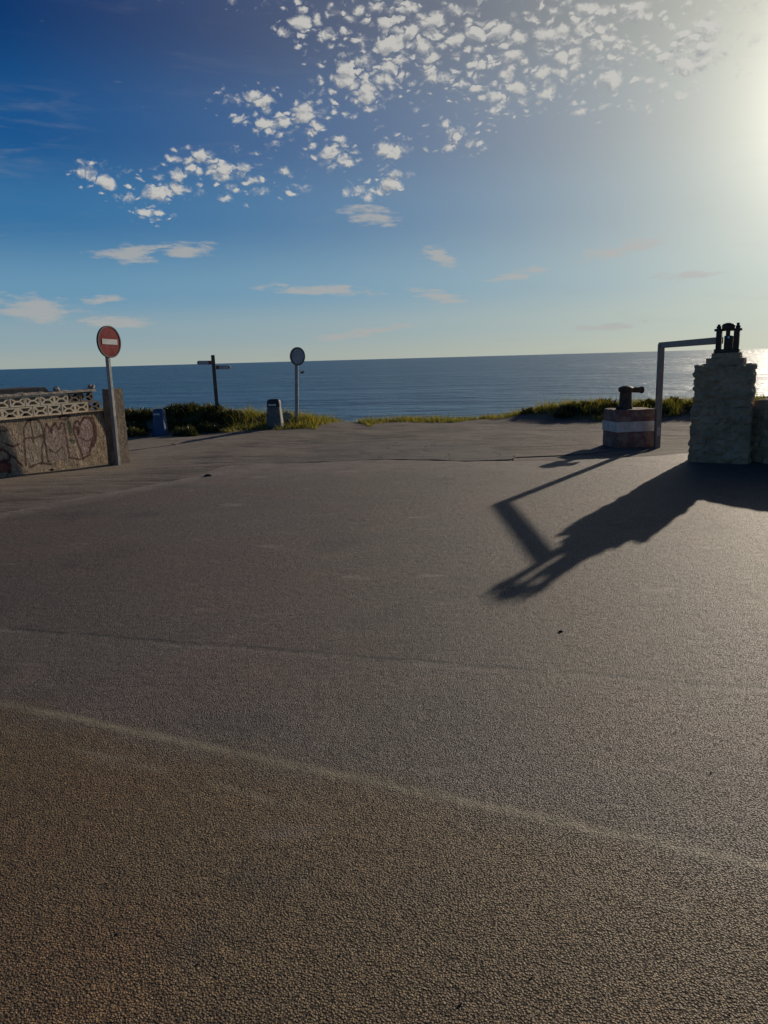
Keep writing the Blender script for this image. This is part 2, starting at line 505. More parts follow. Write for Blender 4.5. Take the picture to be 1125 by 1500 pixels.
M['sign_back'] = mat('sign_back', worn((0.06, 0.06, 0.065), (0.10, 0.10, 0.10), 6, 0.6, 0.1, 50, 0.001))
M['sign_faded'] = mat('sign_faded', worn((0.30, 0.31, 0.33), (0.42, 0.42, 0.42), 5, 0.55, 0.05, 50, 0.001))
M['sign_rim'] = mat('sign_rim', worn((0.10, 0.10, 0.10), (0.17, 0.14, 0.12), 8, 0.6, 0.1, 50, 0.001))
M['wood'] = mat('wood', worn((0.10, 0.075, 0.055), (0.17, 0.13, 0.09), 14, 0.85, 0.5, 50, 0.004))
M['board'] = mat('board', worn((0.42, 0.41, 0.38), (0.56, 0.54, 0.50), 9, 0.7, 0.2, 40, 0.002))
M['board_red'] = mat('board_red', worn((0.20, 0.075, 0.05), (0.27, 0.11, 0.07), 9, 0.7, 0.2, 40, 0.002))
M['bin_blue'] = mat('bin_blue', worn((0.018, 0.065, 0.16), (0.028, 0.09, 0.20), 7, 0.5, 0.08, 30, 0.002))
M['bin_grey'] = mat('bin_grey', worn((0.11, 0.115, 0.115), (0.22, 0.19, 0.15), 5, 0.6, 0.15, 30, 0.003))
M['bin_dark'] = mat('bin_dark', color=(0.02, 0.022, 0.026), rough=0.6)
M['plate'] = mat('plate', worn((0.55, 0.56, 0.56), (0.72, 0.72, 0.70), 9, 0.6, 0.05, 40, 0.001))
M['stone'] = mat('stone', m_rubble)
M['iron'] = mat('iron', worn((0.045, 0.04, 0.036), (0.11, 0.075, 0.05), 10, 0.6, 0.4, 60, 0.004, metal=0.5))
M['steel'] = mat('steel', worn((0.20, 0.19, 0.175), (0.30, 0.25, 0.20), 9, 0.55, 0.2, 60, 0.003, metal=0.2))
M['chrome'] = mat('chrome', color=(0.8, 0.78, 0.72), rough=0.12, metal=1.0)
M['red_paint'] = mat('red_paint', worn((0.17, 0.085, 0.07), (0.27, 0.20, 0.165), 7, 0.8, 0.5, 40, 0.006))
M['white_paint'] = mat('white_paint', worn((0.50, 0.46, 0.41), (0.68, 0.65, 0.60), 5, 0.8, 0.4, 40, 0.004))
M['tarp'] = mat('tarp', worn((0.006, 0.010, 0.020), (0.014, 0.018, 0.030), 4, 0.85, 0.4, 8, 0.02))
M['grass'] = mat('grass', m_leaf((0.055, 0.085, 0.018), (0.175, 0.160, 0.050), 0.6))
M['scrub'] = mat('scrub', m_leaf((0.020, 0.034, 0.012), (0.065, 0.066, 0.024), 0.28))
M['pebble'] = mat('pebble', worn((0.02, 0.02, 0.02), (0.06, 0.055, 0.05), 60, 0.8, 0.3, 90, 0.002))
M['grit'] = mat('grit', worn((0.10, 0.08, 0.065), (0.24, 0.19, 0.15), 90, 0.8, 0.3, 90, 0.002))
M['bird'] = mat('bird', color=(0.03, 0.03, 0.035), rough=0.8)


# ------------------------------------------------------------------ builders
class MB:
    def __init__(s):
        s.v, s.f = [], []

    def add(s, vs, fs):
        o = len(s.v)
        s.v += [tuple(v) for v in vs]
        s.f += [tuple(i + o for i in f) for f in fs]
        return s

    def box(s, c, d, rz=0.0, taper=1.0):
        cx, cy, cz = c
        hx, hy, hz = d[0] / 2, d[1] / 2, d[2] / 2
        vs = []
        for z, k in ((-hz, 1.0), (hz, taper)):
            for x, y in ((-hx, -hy), (hx, -hy), (hx, hy), (-hx, hy)):
                x2, y2 = x * k, y * k
                vs.append((cx + x2 * math.cos(rz) - y2 * math.sin(rz), cy + x2 * math.sin(rz) + y2 * math.cos(rz), cz + z))
        return s.add(vs, [(0, 3, 2, 1), (4, 5, 6, 7), (0, 1, 5, 4), (1, 2, 6, 5), (2, 3, 7, 6), (3, 0, 4, 7)])

    def tube(s, a, b, r0, r1=None, n=12):
        r1 = r0 if r1 is None else r1
        a, b = Vector(a), Vector(b)
        d = (b - a).normalized()
        u = d.orthogonal().normalized()
        v = d.cross(u)
        vs = []
        for p, r in ((a, r0), (b, r1)):
            for i in range(n):
                t = 2 * math.pi * i / n
                vs.append(p + u * r * math.cos(t) + v * r * math.sin(t))
        fs = [(i, (i + 1) % n, n + (i + 1) % n, n + i) for i in range(n)]
        fs += [tuple(range(n))[::-1], tuple(range(n, 2 * n))]
        return s.add(vs, fs)

    def rings(s, rings, cap=True):
        n = len(rings[0])
        vs = [p for r in rings for p in r]
        fs = []
        for k in range(len(rings) - 1):
            for i in range(n):
                j = (i + 1) % n
                fs.append((k * n + i, k * n + j, (k + 1) * n + j, (k + 1) * n + i))
        if cap:
            fs.append(tuple(range(n))[::-1])
            fs.append(tuple(range((len(rings) - 1) * n, len(rings) * n)))
        return s.add(vs, fs)

    def build(s, name, m, parent=None, smooth=False, bevel=0.0, loc=None):
        me = bpy.data.meshes.new(name)
        me.from_pydata(s.v, [], s.f)
        me.materials.append(m)
        bm = bmesh.new()
        bm.from_mesh(me)
        bmesh.ops.recalc_face_normals(bm, faces=bm.faces)
        if bevel:
            bmesh.ops.bevel(bm, geom=bm.edges[:], offset=bevel, segments=2, profile=0.5, affect='EDGES', clamp_overlap=True)
        bm.to_mesh(me)
        bm.free()
        if smooth:
            me.polygons.foreach_set('use_smooth', [True] * len(me.polygons))
        o = bpy.data.objects.new(name, me)
        COL.objects.link(o)
        if parent:
            o.parent = parent
        if loc:
            o.location = loc
        return o


def tag(o, label=None, cat=None, group=None, kind=None):
    if label:
        o['label'] = label
    if cat:
        o['category'] = cat
    if group:
        o['group'] = group
    if kind:
        o['kind'] = kind
    return o


def empty(name, loc, rz=0.0):
    o = bpy.data.objects.new(name, None)
    o.empty_display_size = 0.2
    o.location = loc
    o.rotation_euler = (0, 0, rz)
    COL.objects.link(o)
    return o


def stone_relief(p):
    d, _ = mn.voronoi(p)
    return min(1.0, (d[1] - d[0]) * 2.2)


def roughen(o, amp, scale, seed=0.0, cuts=0, stones=0.0, sscale=6.0):
    """break up the straight faces of a masonry block with real relief"""
    me = o.data
    bm = bmesh.new()
    bm.from_mesh(me)
    if cuts:
        bmesh.ops.subdivide_edges(bm, edges=bm.edges[:], cuts=cuts, use_grid_fill=True)
    bm.normal_update()
    ns = [(v, v.normal.copy()) for v in bm.verts]
    for v, n in ns:
        p = v.co * scale + Vector((seed, seed * 1.7, 0))
        k = amp * (mn.fractal(p, 0.8, 2.0, 4) * 1.2)
        if stones:
            k += stones * (stone_relief(Vector((v.co.x, v.co.y, v.co.z * 1.5)) * sscale + Vector((seed, 0, 0))) - 0.6)
        v.co += n * k
    bm.to_mesh(me)
    bm.free()
    return o


def rock(name, m, r, seed, sq=(1, 1, 0.7), parent=None, sub=3, amp=0.35):
    bm = bmesh.new()
    bmesh.ops.create_icosphere(bm, subdivisions=sub, radius=1.0)
    for v in bm.verts:
        k = 1 + amp * mn.fractal(v.co * 1.3 + Vector((seed, 0, seed)), 0.9, 2.0, 3)
        v.co = Vector((v.co.x * sq[0], v.co.y * sq[1], v.co.z * sq[2])) * r * k
    me = bpy.data.meshes.new(name)
    bm.to_mesh(me)
    bm.free()
    me.materials.append(m)
    o = bpy.data.objects.new(name, me)
    COL.objects.link(o)
    if parent:
        o.parent = parent
    return o


# ------------------------------------------------------------------ ground, asphalt, sea
def sst(a, b, x):
    t = min(1, max(0, (x - a) / (b - a)))
    return t * t * (3 - 2 * t)


def cliff_y(x):
    return 20.75 + 0.25 * math.sin(x * 0.7 + 1) + 0.12 * math.sin(x * 2.3) + 0.35 * sst(2, 6, x) - 0.1 * sst(-1.2, -3, x)


MOUNDS = [(-6.6, 19.9, 2.2, 0.75, 0.32), (-4.4, 20.0, 1.6, 0.7, 0.30), (-2.4, 20.0, 1.3, 0.7, 0.14), (4.9, 20.1, 1.5, 0.9, 0.24), (7.5, 19.8, 2.6, 1.2, 0.24), (10.5, 19.2, 2.5, 1.3, 0.30), (-10, 20, 3, 1.2, 0.35)]


def ground_z(x, y):
    z = -0.035 + 0.03 * sst(-2.6, -4.0, x) * sst(12.5, 10.5, y)
    z += -0.07 * sst(11.7, 13.6, y) * sst(-3.0, 0.5, x) + 0.03 * sst(15, 19, y) * sst(-3, 0, x)
    z += -0.045 * sst(11.4, 13.2, y) * sst(-3.4, -4.3, x)
    z += 0.022 * mn.noise(Vector((x * 0.9, y * 0.9, 0))) * sst(12.0, 13.5, y)
    z += 0.010 * mn.noise(Vector((x * 3.0, y * 3.0, 4))) * sst(12.0, 12.8, y)
    for mx, my, rx, ry, h in MOUNDS:
        d2 = ((x - mx) / rx) ** 2 + ((y - my) / ry) ** 2
        z += h * math.exp(-d2 * 1.3) * (1 + 0.3 * mn.noise(Vector((x * 2, y * 2, 7))))
    c = cliff_y(x)
    if y > c:
        z -= (y - c) * 1.6 + 0.3 * abs(mn.noise(Vector((x, y, 3)))) * min(1, (y - c))
    return z


xs = np.unique(np.concatenate([np.linspace(-80, -12, 28), np.linspace(-12, 12, 161), np.linspace(12, 80, 28)]))
ys = np.unique(np.concatenate([np.linspace(-60, 9, 30), np.linspace(9, 23, 120), np.linspace(23, 28, 14)]))
vs = [(float(x), float(y), ground_z(x, y)) for y in ys for x in xs]
nx = len(xs)
fs = [(j * nx + i, j * nx + i + 1, (j + 1) * nx + i + 1, (j + 1) * nx + i) for j in range(len(ys) - 1) for i in range(nx - 1)]
g = MB().add(vs, fs).build('ground', M['ground'], smooth=True)
tag(g, 'bare brown earth along the clifftop', kind='structure')

# asphalt: one flat sheet with a ragged broken far edge
out_l = [(-40, -50), (-40, -12), (-8.0, 3.2), (-5.5, 6.8), (-4.35, 8.44), (-3.71, 9.52), (-3.12, 10.28), (-2.72, 10.9), (-2.6, 11.5), (-2.51, 11.95), (-2.0, 12.12), (-1.42, 12.02), (-0.7, 12.14), (-0.0, 12.2),
         (0.6, 11.98), (1.27, 11.7), (1.95, 11.64), (2.7, 11.48), (3.5, 11.6), (4.25, 11.74), (4.82, 11.94), (6.5, 12.3), (9, 12.6), (14, 12.8), (40, 13), (40, -50)]
ring = []
for i, a in enumerate(out_l):
    b = out_l[(i + 1) % len(out_l)]
    L = math.hypot(b[0] - a[0], b[1] - a[1])
    n = max(1, int(L / 0.05)) if L < 4 else 1
    for k in range(n):
        x, y = a[0] + (b[0] - a[0]) * k / n, a[1] + (b[1] - a[1]) * k / n
        if n > 1:
            x += 0.030 * mn.noise(Vector((x * 6, y * 6, 1))) + 0.012 * mn.noise(Vector((x * 21, y * 21, 5)))
            y += 0.055 * mn.noise(Vector((x * 4, y * 4, 2))) + 0.02 * mn.noise(Vector((x * 19, y * 19, 8)))
        ring.append((x, y))
bm = bmesh.new()
top = [bm.verts.new((x, y, 0)) for x, y in ring]
bot = [bm.verts.new((x, y - 0.0, -0.12)) for x, y in ring]
ff = bm.faces.new(top)
bmesh.ops.triangulate(bm, faces=[ff])
for i in range(len(ring)):
    j = (i + 1) % len(ring)
    bm.faces.new((top[i], bot[i], bot[j], top[j]))
bmesh.ops.recalc_face_normals(bm, faces=bm.faces)
me = bpy.data.meshes.new('asphalt')
bm.to_mesh(me)
bm.free()
me.materials.append(M['asphalt'])
o = bpy.data.objects.new('asphalt', me)
COL.objects.link(o)
tag(o, 'worn chip-seal asphalt of the car park', kind='structure')


def slab(pts, z0, slope, y0, m, label, jag=0.05):
    ring = []
    for i, a in enumerate(pts):
        b = pts[(i + 1) % len(pts)]
        L = math.hypot(b[0] - a[0], b[1] - a[1])
        n = max(1, int(L / 0.06))
        for k in range(n):
            x, y = a[0] + (b[0] - a[0]) * k / n, a[1] + (b[1] - a[1]) * k / n
            x += jag * mn.noise(Vector((x * 5, y * 5, 31))) + 0.3 * jag * mn.noise(Vector((x * 21, y * 21, 5)))
            y += jag * 1.5 * mn.noise(Vector((x * 3.2, y * 3.2, 32))) + 0.4 * jag * mn.noise(Vector((x * 17, y * 17, 8)))
            ring.append((x, y))
    bm = bmesh.new()
    zt = lambda x, y: z0 - 0.035 * sst(-0.7, -1.9, x) - slope * (y - y0) + 0.012 * mn.noise(Vector((x * 1.1, y * 1.1, 6))) + 0.005 * mn.noise(Vector((x * 5, y * 5, 6)))
    top = [bm.verts.new((x, y, zt(x, y))) for x, y in ring]
    bot = [bm.verts.new((x, y, zt(x, y) - 0.2)) for x, y in ring]
    f = bm.faces.new(top)
    bmesh.ops.triangulate(bm, faces=[f])
    for i in range(len(ring)):
        j = (i + 1) % len(ring)
        bm.faces.new((top[i], bot[i], bot[j], top[j]))
    bmesh.ops.recalc_face_normals(bm, faces=bm.faces)
    me = bpy.data.meshes.new('old_tarmac')
    bm.to_mesh(me)
    bm.free()
    me.materials.append(m)
    o = bpy.data.objects.new('old_tarmac', me)
    COL.objects.link(o)
    return tag(o, label, kind='structure')


slab([(-1.75, 12.10), (-0.9, 12.16), (0.0, 12.24), (0.7, 12.02), (1.35, 11.74), (2.0, 11.72), (2.2, 12.4), (1.9, 13.6), (1.3, 15.2), (0.2, 15.8), (-1.2, 15.4), (-2.3, 14.0)], 0.004, 0.020, 11.9, M['old_tarmac'], 'dark worn tarmac apron beyond the car park edge')
slab([(2.05, 12.3), (2.7, 12.42), (3.6, 12.75), (4.0, 13.1), (3.4, 13.3), (2.5, 13.0), (2.0, 12.7)], -0.036, 0.035, 12.3, M['ground'], 'broken layer of pale ground near the painted block', 0.07)
slab([(-4.2, 15.6), (-3.0, 15.9), (-1.9, 15.7), (-1.8, 16.4), (-3.2, 17.0), (-4.6, 16.6)], -0.045, 0.0, 15.6, M['ground'], 'low broken layer of brown ground in front of the scrub', 0.08)

sea = MB().add([(-30000, 19, -8), (30000, 19, -8), (30000, 30000, -8), (-30000, 30000, -8)], [(0, 1, 2, 3)]).build('sea', M['sea'])
tag(sea, 'calm blue sea reaching to the horizon', kind='structure')

# ------------------------------------------------------------------ grass and scrub
def leaf_mesh(name, m, tris, tint, label):
    n = len(tris)
    me = bpy.data.meshes.new(name)
    me.vertices.add(n * 3)
    me.loops.add(n * 3)
    me.polygons.add(n)
    me.vertices.foreach_set('co', tris.reshape(-1))
    me.loops.foreach_set('vertex_index', np.arange(n * 3, dtype=np.int32))
    me.polygons.foreach_set('loop_start', np.arange(0, n * 3, 3, dtype=np.int32))
    me.update()
    a = me.attributes.new('tint', 'FLOAT', 'POINT')
    a.data.foreach_set('value', np.repeat(tint, 3).astype(np.float32))
    me.materials.append(m)
    o = bpy.data.objects.new(name, me)
    COL.objects.link(o)
    tag(o, label, None, None, 'stuff')
    return o


def dens_grass(x, y):
    """front limit of the grass strip as seen along the cliff, metres from the edge"""
    c = cliff_y(x)
    if x < -1.6:
        front = 18.1 + 0.25 * math.sin(x * 1.7) + 0.6 * sst(-3.2, -1.6, x) + 1.0 * sst(-3.5, -4.4, x)
    elif x < -0.2:
        front = 19.2 + 1.5 * sst(-1.6, -0.9, x) * (1 - sst(-0.75, -0.3, x))
    elif x < 3.6:
        front = 20.0 + 0.15 * math.sin(x * 3)
    else:
        front = 20.0 - 1.3 * sst(3.4, 5.2, x)
    front += 0.30 * mn.noise(Vector((x * 1.8, y * 0.5, 0)))
    return front, c


def grass(n, x0, x1):
    T, ti = [], []
    while len(T) < n:
        x = random.uniform(x0, x1)
        y = random.uniform(17.8, 21.4)
        fr, c = dens_grass(x, y)
        if y < fr or y > c + 0.35:
            continue
        cl = mn.noise(Vector((x * 2.4, y * 2.4, 11)))
        if random.random() > 0.55 + 0.9 * cl + 0.5 * sst(fr, fr + 0.8, y):
            continue
        h = random.uniform(0.04, 0.13) * (1 + 0.8 * max(0, cl)) * (0.7 + 0.6 * sst(fr, fr + 1, y))
        if x < -1.7 or x > 3.6:
            h *= 1.4
        if random.random() < 0.05:
            h *= 1.6
        a = random.uniform(0, 2 * math.pi)
        wd = random.uniform(0.006, 0.014)
        lx, ly = random.gauss(0, 0.5) * h, random.gauss(0, 0.5) * h
        z = ground_z(x, y) - 0.01
        ca, sa = math.cos(a) * wd, math.sin(a) * wd
        T.append(((x - ca, y - sa, z), (x + ca, y + sa, z), (x + lx, y + ly, z + h)))
        ti.append(random.random())
    return np.array(T, np.float32), np.array(ti)


T, ti = grass(42000, -9, 12)
leaf_mesh('grass', M['grass'], T, ti, 'green clifftop grass along the edge above the sea')


def scrub(n, clumps):
    """small leaves spread through low cushion-shaped clumps"""
    wts = np.array([c[3] * c[4] * c[5] for c in clumps]) ** 0.66
    wts /= wts.sum()
    T, ti = [], []
    for cx, cy, cz, rx, ry, rz in [clumps[k] for k in rng.choice(len(clumps), n, p=wts)]:
        d = rng.normal(size=3)
        d /= np.linalg.norm(d)
        d[2] = abs(d[2])
        k = (0.72 + 0.36 * rng.random())
        bump_ = 1 + 0.22 * mn.noise(Vector((cx + d[0] * 2.5, cy + d[1] * 2.5, d[2] * 2.5)))
        p = np.array([cx, cy, cz]) + d * np.array([rx, ry, rz]) * k * bump_
        s = rng.uniform(0.018, 0.05)
        e1 = rng.normal(size=3)
        e1 /= np.linalg.norm(e1)
        e2 = np.cross(e1, rng.normal(size=3))
        e2 /= np.linalg.norm(e2) + 1e-6
        tip = p + (e1 * 0.6 + d * 0.7) * s * 2.0
        T.append((p - e2 * s * 0.5, p + e2 * s * 0.5, tip))
        ti.append(rng.random())
    return np.array(T, np.float32), np.array(ti)


def clumps_along(x0, x1, y0, y1, n, r0, r1):
    c = []
    for i in range(n):
        x = random.uniform(x0, x1)
        y = random.uniform(y0, y1)
        r = random.uniform(r0, r1)
        c.append((x, y, ground_z(x, y) - 0.05, r * 1.25, r, r * random.uniform(0.7, 1.0)))
    return c


CL = [c for c in clumps_along(-9.5, -4.0, 18.2, 20.2, 90, 0.15, 0.30) + clumps_along(-5.2, -3.9, 19.3, 20.2, 10, 0.22, 0.32) + clumps_along(-3.9, -2.9, 18.9, 20.3, 6, 0.12, 0.2) if not (abs(c[0] + 5.37) < 0.5 and c[1] < 18.85)]
T, ti = scrub(52000, CL)
leaf_mesh('coastal_scrub', M['scrub'], T, ti, 'dark cushion of coastal scrub between the wall and the litter bins')
CR = clumps_along(3.9, 6.4, 19.2, 20.6, 22, 0.10, 0.22) + clumps_along(6, 13, 18.4, 20.4, 46, 0.10, 0.20)
T, ti = scrub(26000, CR)
leaf_mesh('coastal_scrub', M['scrub'], T, ti, 'grassy scrub bank behind the stone pillar and painted block')

# ------------------------------------------------------------------ pierced block wall (left)
W0 = Vector((-5.868, 11.526, 0))
WA = R(90 - 26)
WD = Vector((math.cos(WA), math.sin(WA), 0))
WN = Vector((WD.y, -WD.x, 0))
wall = empty('block_wall', W0, WA)          # local x runs along the wall, local -y faces the road
tag(wall, 'rendered low wall with graffiti topped by two rows of pierced cream blocks', 'wall')


def wdisp(s, t):
    return 0.004 * mn.fractal(Vector((s * 2.2, t * 2.2, 3)), 0.8, 2, 4) + 0.0025 * mn.noise(Vector((s * 9, t * 9, 9)))


def seg_d(px, py, pts):
    best = 9
    for (ax, ay), (bx, by) in zip(pts, pts[1:]):
        vx, vy = bx - ax, by - ay
        t = max(0, min(1, ((px - ax) * vx + (py - ay) * vy) / (vx * vx + vy * vy + 1e-9)))
        best = min(best, math.hypot(px - ax - t * vx, py - ay - t * vy))
    return best


def inside(px, py, poly):
    c = False
    for (ax, ay), (bx, by) in zip(poly, poly[1:] + poly[:1]):
        if (ay > py) != (by > py) and px < (bx - ax) * (py - ay) / (by - ay) + ax:
            c = not c
    return c


MAROON, PINK, GREEN, RED = (0.10, 0.022, 0.030), (0.52, 0.38, 0.36), (0.06, 0.10, 0.06), (0.28, 0.045, 0.04)
HEART = [(1.36, 0.12), (1.30, 0.36), (1.255, 0.56), (1.29, 0.67), (1.35, 0.71), (1.385, 0.63), (1.40, 0.66), (1.47, 0.75), (1.55, 0.74), (1.63, 0.62), (1.62, 0.44), (1.56, 0.30), (1.50, 0.14)]
EMM = [(0.76, 0.10), (0.745, 0.44), (0.77, 0.64), (0.81, 0.71), (0.85, 0.63), (0.875, 0.56), (0.90, 0.66), (0.95, 0.71), (0.99, 0.62), (1.02, 0.60), (1.06, 0.71), (1.10, 0.68), (1.12, 0.44), (1.13, 0.10)]
ARCH = [(0.40, 0.10), (0.42, 0.45), (0.44, 0.68), (0.50, 0.77), (0.58, 0.80), (0.66, 0.785), (0.71, 0.74), (0.735, 0.62), (0.73, 0.45), (0.68, 0.32), (0.66, 0.10)]
KS = 1.185
FILLS = [(HEART, PINK, 0.85), (EMM, (0.46, 0.34, 0.32), 0.7), (ARCH, (0.54, 0.45, 0.34), 0.5), ([(-0.3, 0.02), (0.12, 0.05), (0.15, 0.14), (0.10, 0.20), (-0.3, 0.18)], RED, 0.85)]
STROKES = [(HEART, 0.016, MAROON), (EMM, 0.013, MAROON), (ARCH, 0.012, (0.10, 0.05, 0.04)), ([(0.44, 0.52), (0.60, 0.51), (0.73, 0.53)], 0.010, MAROON), ([(0.55, 0.80), (0.57, 0.60), (0.56, 0.44)], 0.010, MAROON),
           ([(1.02, 0.80), (1.14, 0.82), (1.24, 0.79), (1.12, 0.75), (1.03, 0.78)], 0.012, MAROON), ([(1.29, 0.60), (1.36, 0.56), (1.33, 0.48)], 0.022, MAROON), ([(1.60, 0.72), (1.66, 0.56), (1.63, 0.36), (1.58, 0.26)], 0.030, MAROON),
           ([(1.19, 0.70), (1.20, 0.54)], 0.030, GREEN), ([(1.18, 0.40), (1.24, 0.36)], 0.022, GREEN), ([(-0.1, 0.70), (0.04, 0.66), (0.10, 0.72), (0.16, 0.69)], 0.030, (0.03, 0.035, 0.04)),
           ([(-0.1, 0.32), (0.06, 0.40), (0.14, 0.35), (0.18, 0.26), (0.12, 0.20)], 0.016, MAROON), ([(0.18, 0.30), (0.26, 0.22), (0.34, 0.10)], 0.012, MAROON), ([(0.13, 0.48), (0.24, 0.42), (0.34, 0.44)], 0.010, MAROON),
           ([(-0.3, 0.21), (0.10, 0.21), (0.17, 0.14), (0.14, 0.03)], 0.020, MAROON), ([(0.80, 0.30), (0.90, 0.22), (1.02, 0.30)], 0.010, (0.10, 0.06, 0.06)), ([(0.45, 0.06), (0.62, 0.10), (0.80, 0.05)], 0.012, MAROON),
           ([(1.34, 0.42), (1.50, 0.34), (1.60, 0.40)], 0.009, MAROON), ([(1.12, 0.12), (1.30, 0.05), (1.50, 0.10)], 0.012, MAROON)]
for k in range(5):       # more tags on the stretch of wall beyond the picture
    s0 = -0.7 - 0.55 * k
    STROKES.append(([(s0 + 0.30 * math.cos(a * 1.1 + k), 0.42 + 0.28 * math.sin(a * (1 + 0.3 * k))) for a in np.linspace(0, 5, 9)], 0.014, MAROON))
FILLS = [([(a_ * KS, b_) for a_, b_ in p_], c_, f_) for p_, c_, f_ in FILLS]
STROKES = [([(a_ * KS, b_) for a_, b_ in p_], w_ * 1.5, c_) for p_, w_, c_ in STROKES]
bx0, bx1, hz = -4.2, 2.2, 0.84
ss = np.linspace(bx0, bx1, 480)
tt = np.linspace(-0.2, hz, 80)
vs, cols = [], []
for t in tt:
    for s in ss:
        c, a = (0, 0, 0), 0.0
        if s > -3.6:
            js, jt = s + 0.008 * mn.noise(Vector((s * 14, t * 14, 0))), t + 0.008 * mn.noise(Vector((s * 14, t * 14, 5)))
            for poly, fc, fa in FILLS:
                if inside(js, jt, poly):
                    c, a = fc, fa
            for pts, wd, fc in STROKES:
                if abs(js - pts[0][0]) < 1.2:
                    d = seg_d(js, jt, pts)
                    k = 1 - sst(wd * 0.6, wd * 1.25, d)
                    if k > 0.02:
                        c = tuple(c[i] * (1 - k) + fc[i] * k for i in range(3)) if a > 0 else fc
                        a = max(a, k * 0.92)
        cols += [c[0], c[1], c[2], a]
        lean = 0.012 * (1 - t / hz)
        vs.append((s, -wdisp(s, t) - lean, t))
n = len(ss)
fs = [(j * n + i, j * n + i + 1, (j + 1) * n + i + 1, (j + 1) * n + i) for j in range(len(tt) - 1) for i in range(n - 1)]
mb = MB().add(vs, fs)
mb.add([(bx0, 0.02, -0.2), (bx1, 0.02, -0.2), (bx1, 0.24, -0.2), (bx0, 0.24, -0.2), (bx0, -0.03, hz), (bx1, -0.03, hz), (bx1, 0.24, hz), (bx0, 0.24, hz)],
       [(4, 5, 6, 7), (1, 2, 6, 5), (2, 3, 7, 6), (3, 0, 4, 7)])
cols += [0, 0, 0, 0] * 8
me = bpy.data.meshes.new('rendered_base')
me.from_pydata(mb.v, [], mb.f)
me.polygons.foreach_set('use_smooth', [True] * len(me.polygons))
ca = me.color_attributes.new('paint', 'FLOAT_COLOR', 'POINT')
ca.data.foreach_set('color', np.array(cols, np.float32))
me.materials.append(M['plaster'])
base_o = bpy.data.objects.new('rendered_base', me)
COL.objects.link(base_o)
base_o.parent = wall


def breeze(m, name):
    W, H, Dp, fr = 0.276, 0.166, 0.085, 0.022
    mb = MB()
    hx, hy = W / 2, H / 2
    bm = bmesh.new()
    cxl = 0.038
    yb = 0.013

    def hole(p):
        return p
    ix, iy = hx - fr, hy - fr
    e = 0.018
    holes = [[(-ix + e * 1.6, iy), (ix - e * 1.6, iy), (cxl, yb), (-cxl, yb)],
             [(-ix + e * 1.6, -iy), (-cxl, -yb), (cxl, -yb), (ix - e * 1.6, -iy)],
             [(-ix, iy - e), (-cxl - e * 1.2, 0), (-ix, -iy + e)],
             [(ix, iy - e), (ix, -iy + e), (cxl + e * 1.2, 0)]]
    outer = [(-hx, -hy), (hx, -hy), (hx, hy), (-hx, hy)]
    vsb, ed = [], []
    for loop in [outer] + holes:
        vl = [bm.verts.new((x, 0, y)) for x, y in loop]
        for i in range(len(vl)):
            bm.edges.new((vl[i], vl[(i + 1) % len(vl)]))
    bmesh.ops.triangle_fill(bm, use_beauty=True, use_dissolve=False, edges=bm.edges[:])
    # triangle_fill also fills the holes: remove the faces inside them
    dead = []
    for f in bm.faces:
        c = f.calc_center_median()
        if any(inside(c.x, c.z, h) for h in holes):
            dead.append(f)
    bmesh.ops.delete(bm, geom=dead, context='FACES_ONLY')
    r = bmesh.ops.extrude_face_region(bm, geom=bm.faces[:])
    bmesh.ops.translate(bm, verts=[v for v in r['geom'] if isinstance(v, bmesh.types.BMVert)], vec=(0, Dp, 0))
    bmesh.ops.recalc_face_normals(bm, faces=bm.faces)
    me = bpy.data.meshes.new(name)
    bm.to_mesh(me)
    bm.free()
    me.materials.append(m)
    return me


bm_new = breeze(M['block'], 'breeze_block')
bm_dark = breeze(M['dark_block'], 'breeze_block_dark')  # darker blocks used towards the pillar end
PW = 0.281
for row, (z0, s0) in enumerate(((0.924, 0.195 + PW / 2), (1.095, 0.345 + PW / 2))):
    for k in range(-15, 8):
        s = s0 + k * PW
        if s > 2.12:
            continue
        is_dark = (s > 1.85) or (row == 1 and abs(s - 1.60) < 0.1)
        if row == 0 and abs(s - 1.77) < 0.1:
            is_dark = False
        o = bpy.data.objects.new('breeze_block', bm_dark if is_dark else bm_new)
        COL.objects.link(o)
        o.parent = wall
        o.location = (s, 0.02 + random.uniform(-0.004, 0.004) + (0.01 if is_dark else 0), z0 + random.uniform(-0.003, 0.003))
        o.rotation_euler = (0, R(random.uniform(-0.8, 0.8)), R(random.uniform(-0.8, 0.8)))
# mortar bed and broken coping on top of the blocks
cop = []
n = 160
for i in range(n):
    s = bx0 + (2.08 - bx0) * i / (n - 1)
    h = 0.040 + 0.022 * mn.noise(Vector((s * 6, 0, 2))) + 0.010 * mn.noise(Vector((s * 23, 0, 4)))
    y0 = -0.004 + 0.01 * mn.noise(Vector((s * 9, 3, 0)))
    cop.append([(s, y0, 1.182), (s, y0 + 0.012, 1.182 + h * 0.8), (s, 0.06, 1.184 + h), (s, 0.125, 1.182 + h * 0.7), (s, 0.13, 1.182)])
MB().rings(cop).build('coping', M['mortar'], wall, smooth=False)
for k, (s, r_) in enumerate(((1.28, 0.050), (2.02, 0.055))):
    o = rock('mortar_lump', M['mortar'], r_, 3 + k * 5, (1.2, 0.9, 0.95), wall, 2)
    o.location = (s, 0.05, 1.25)
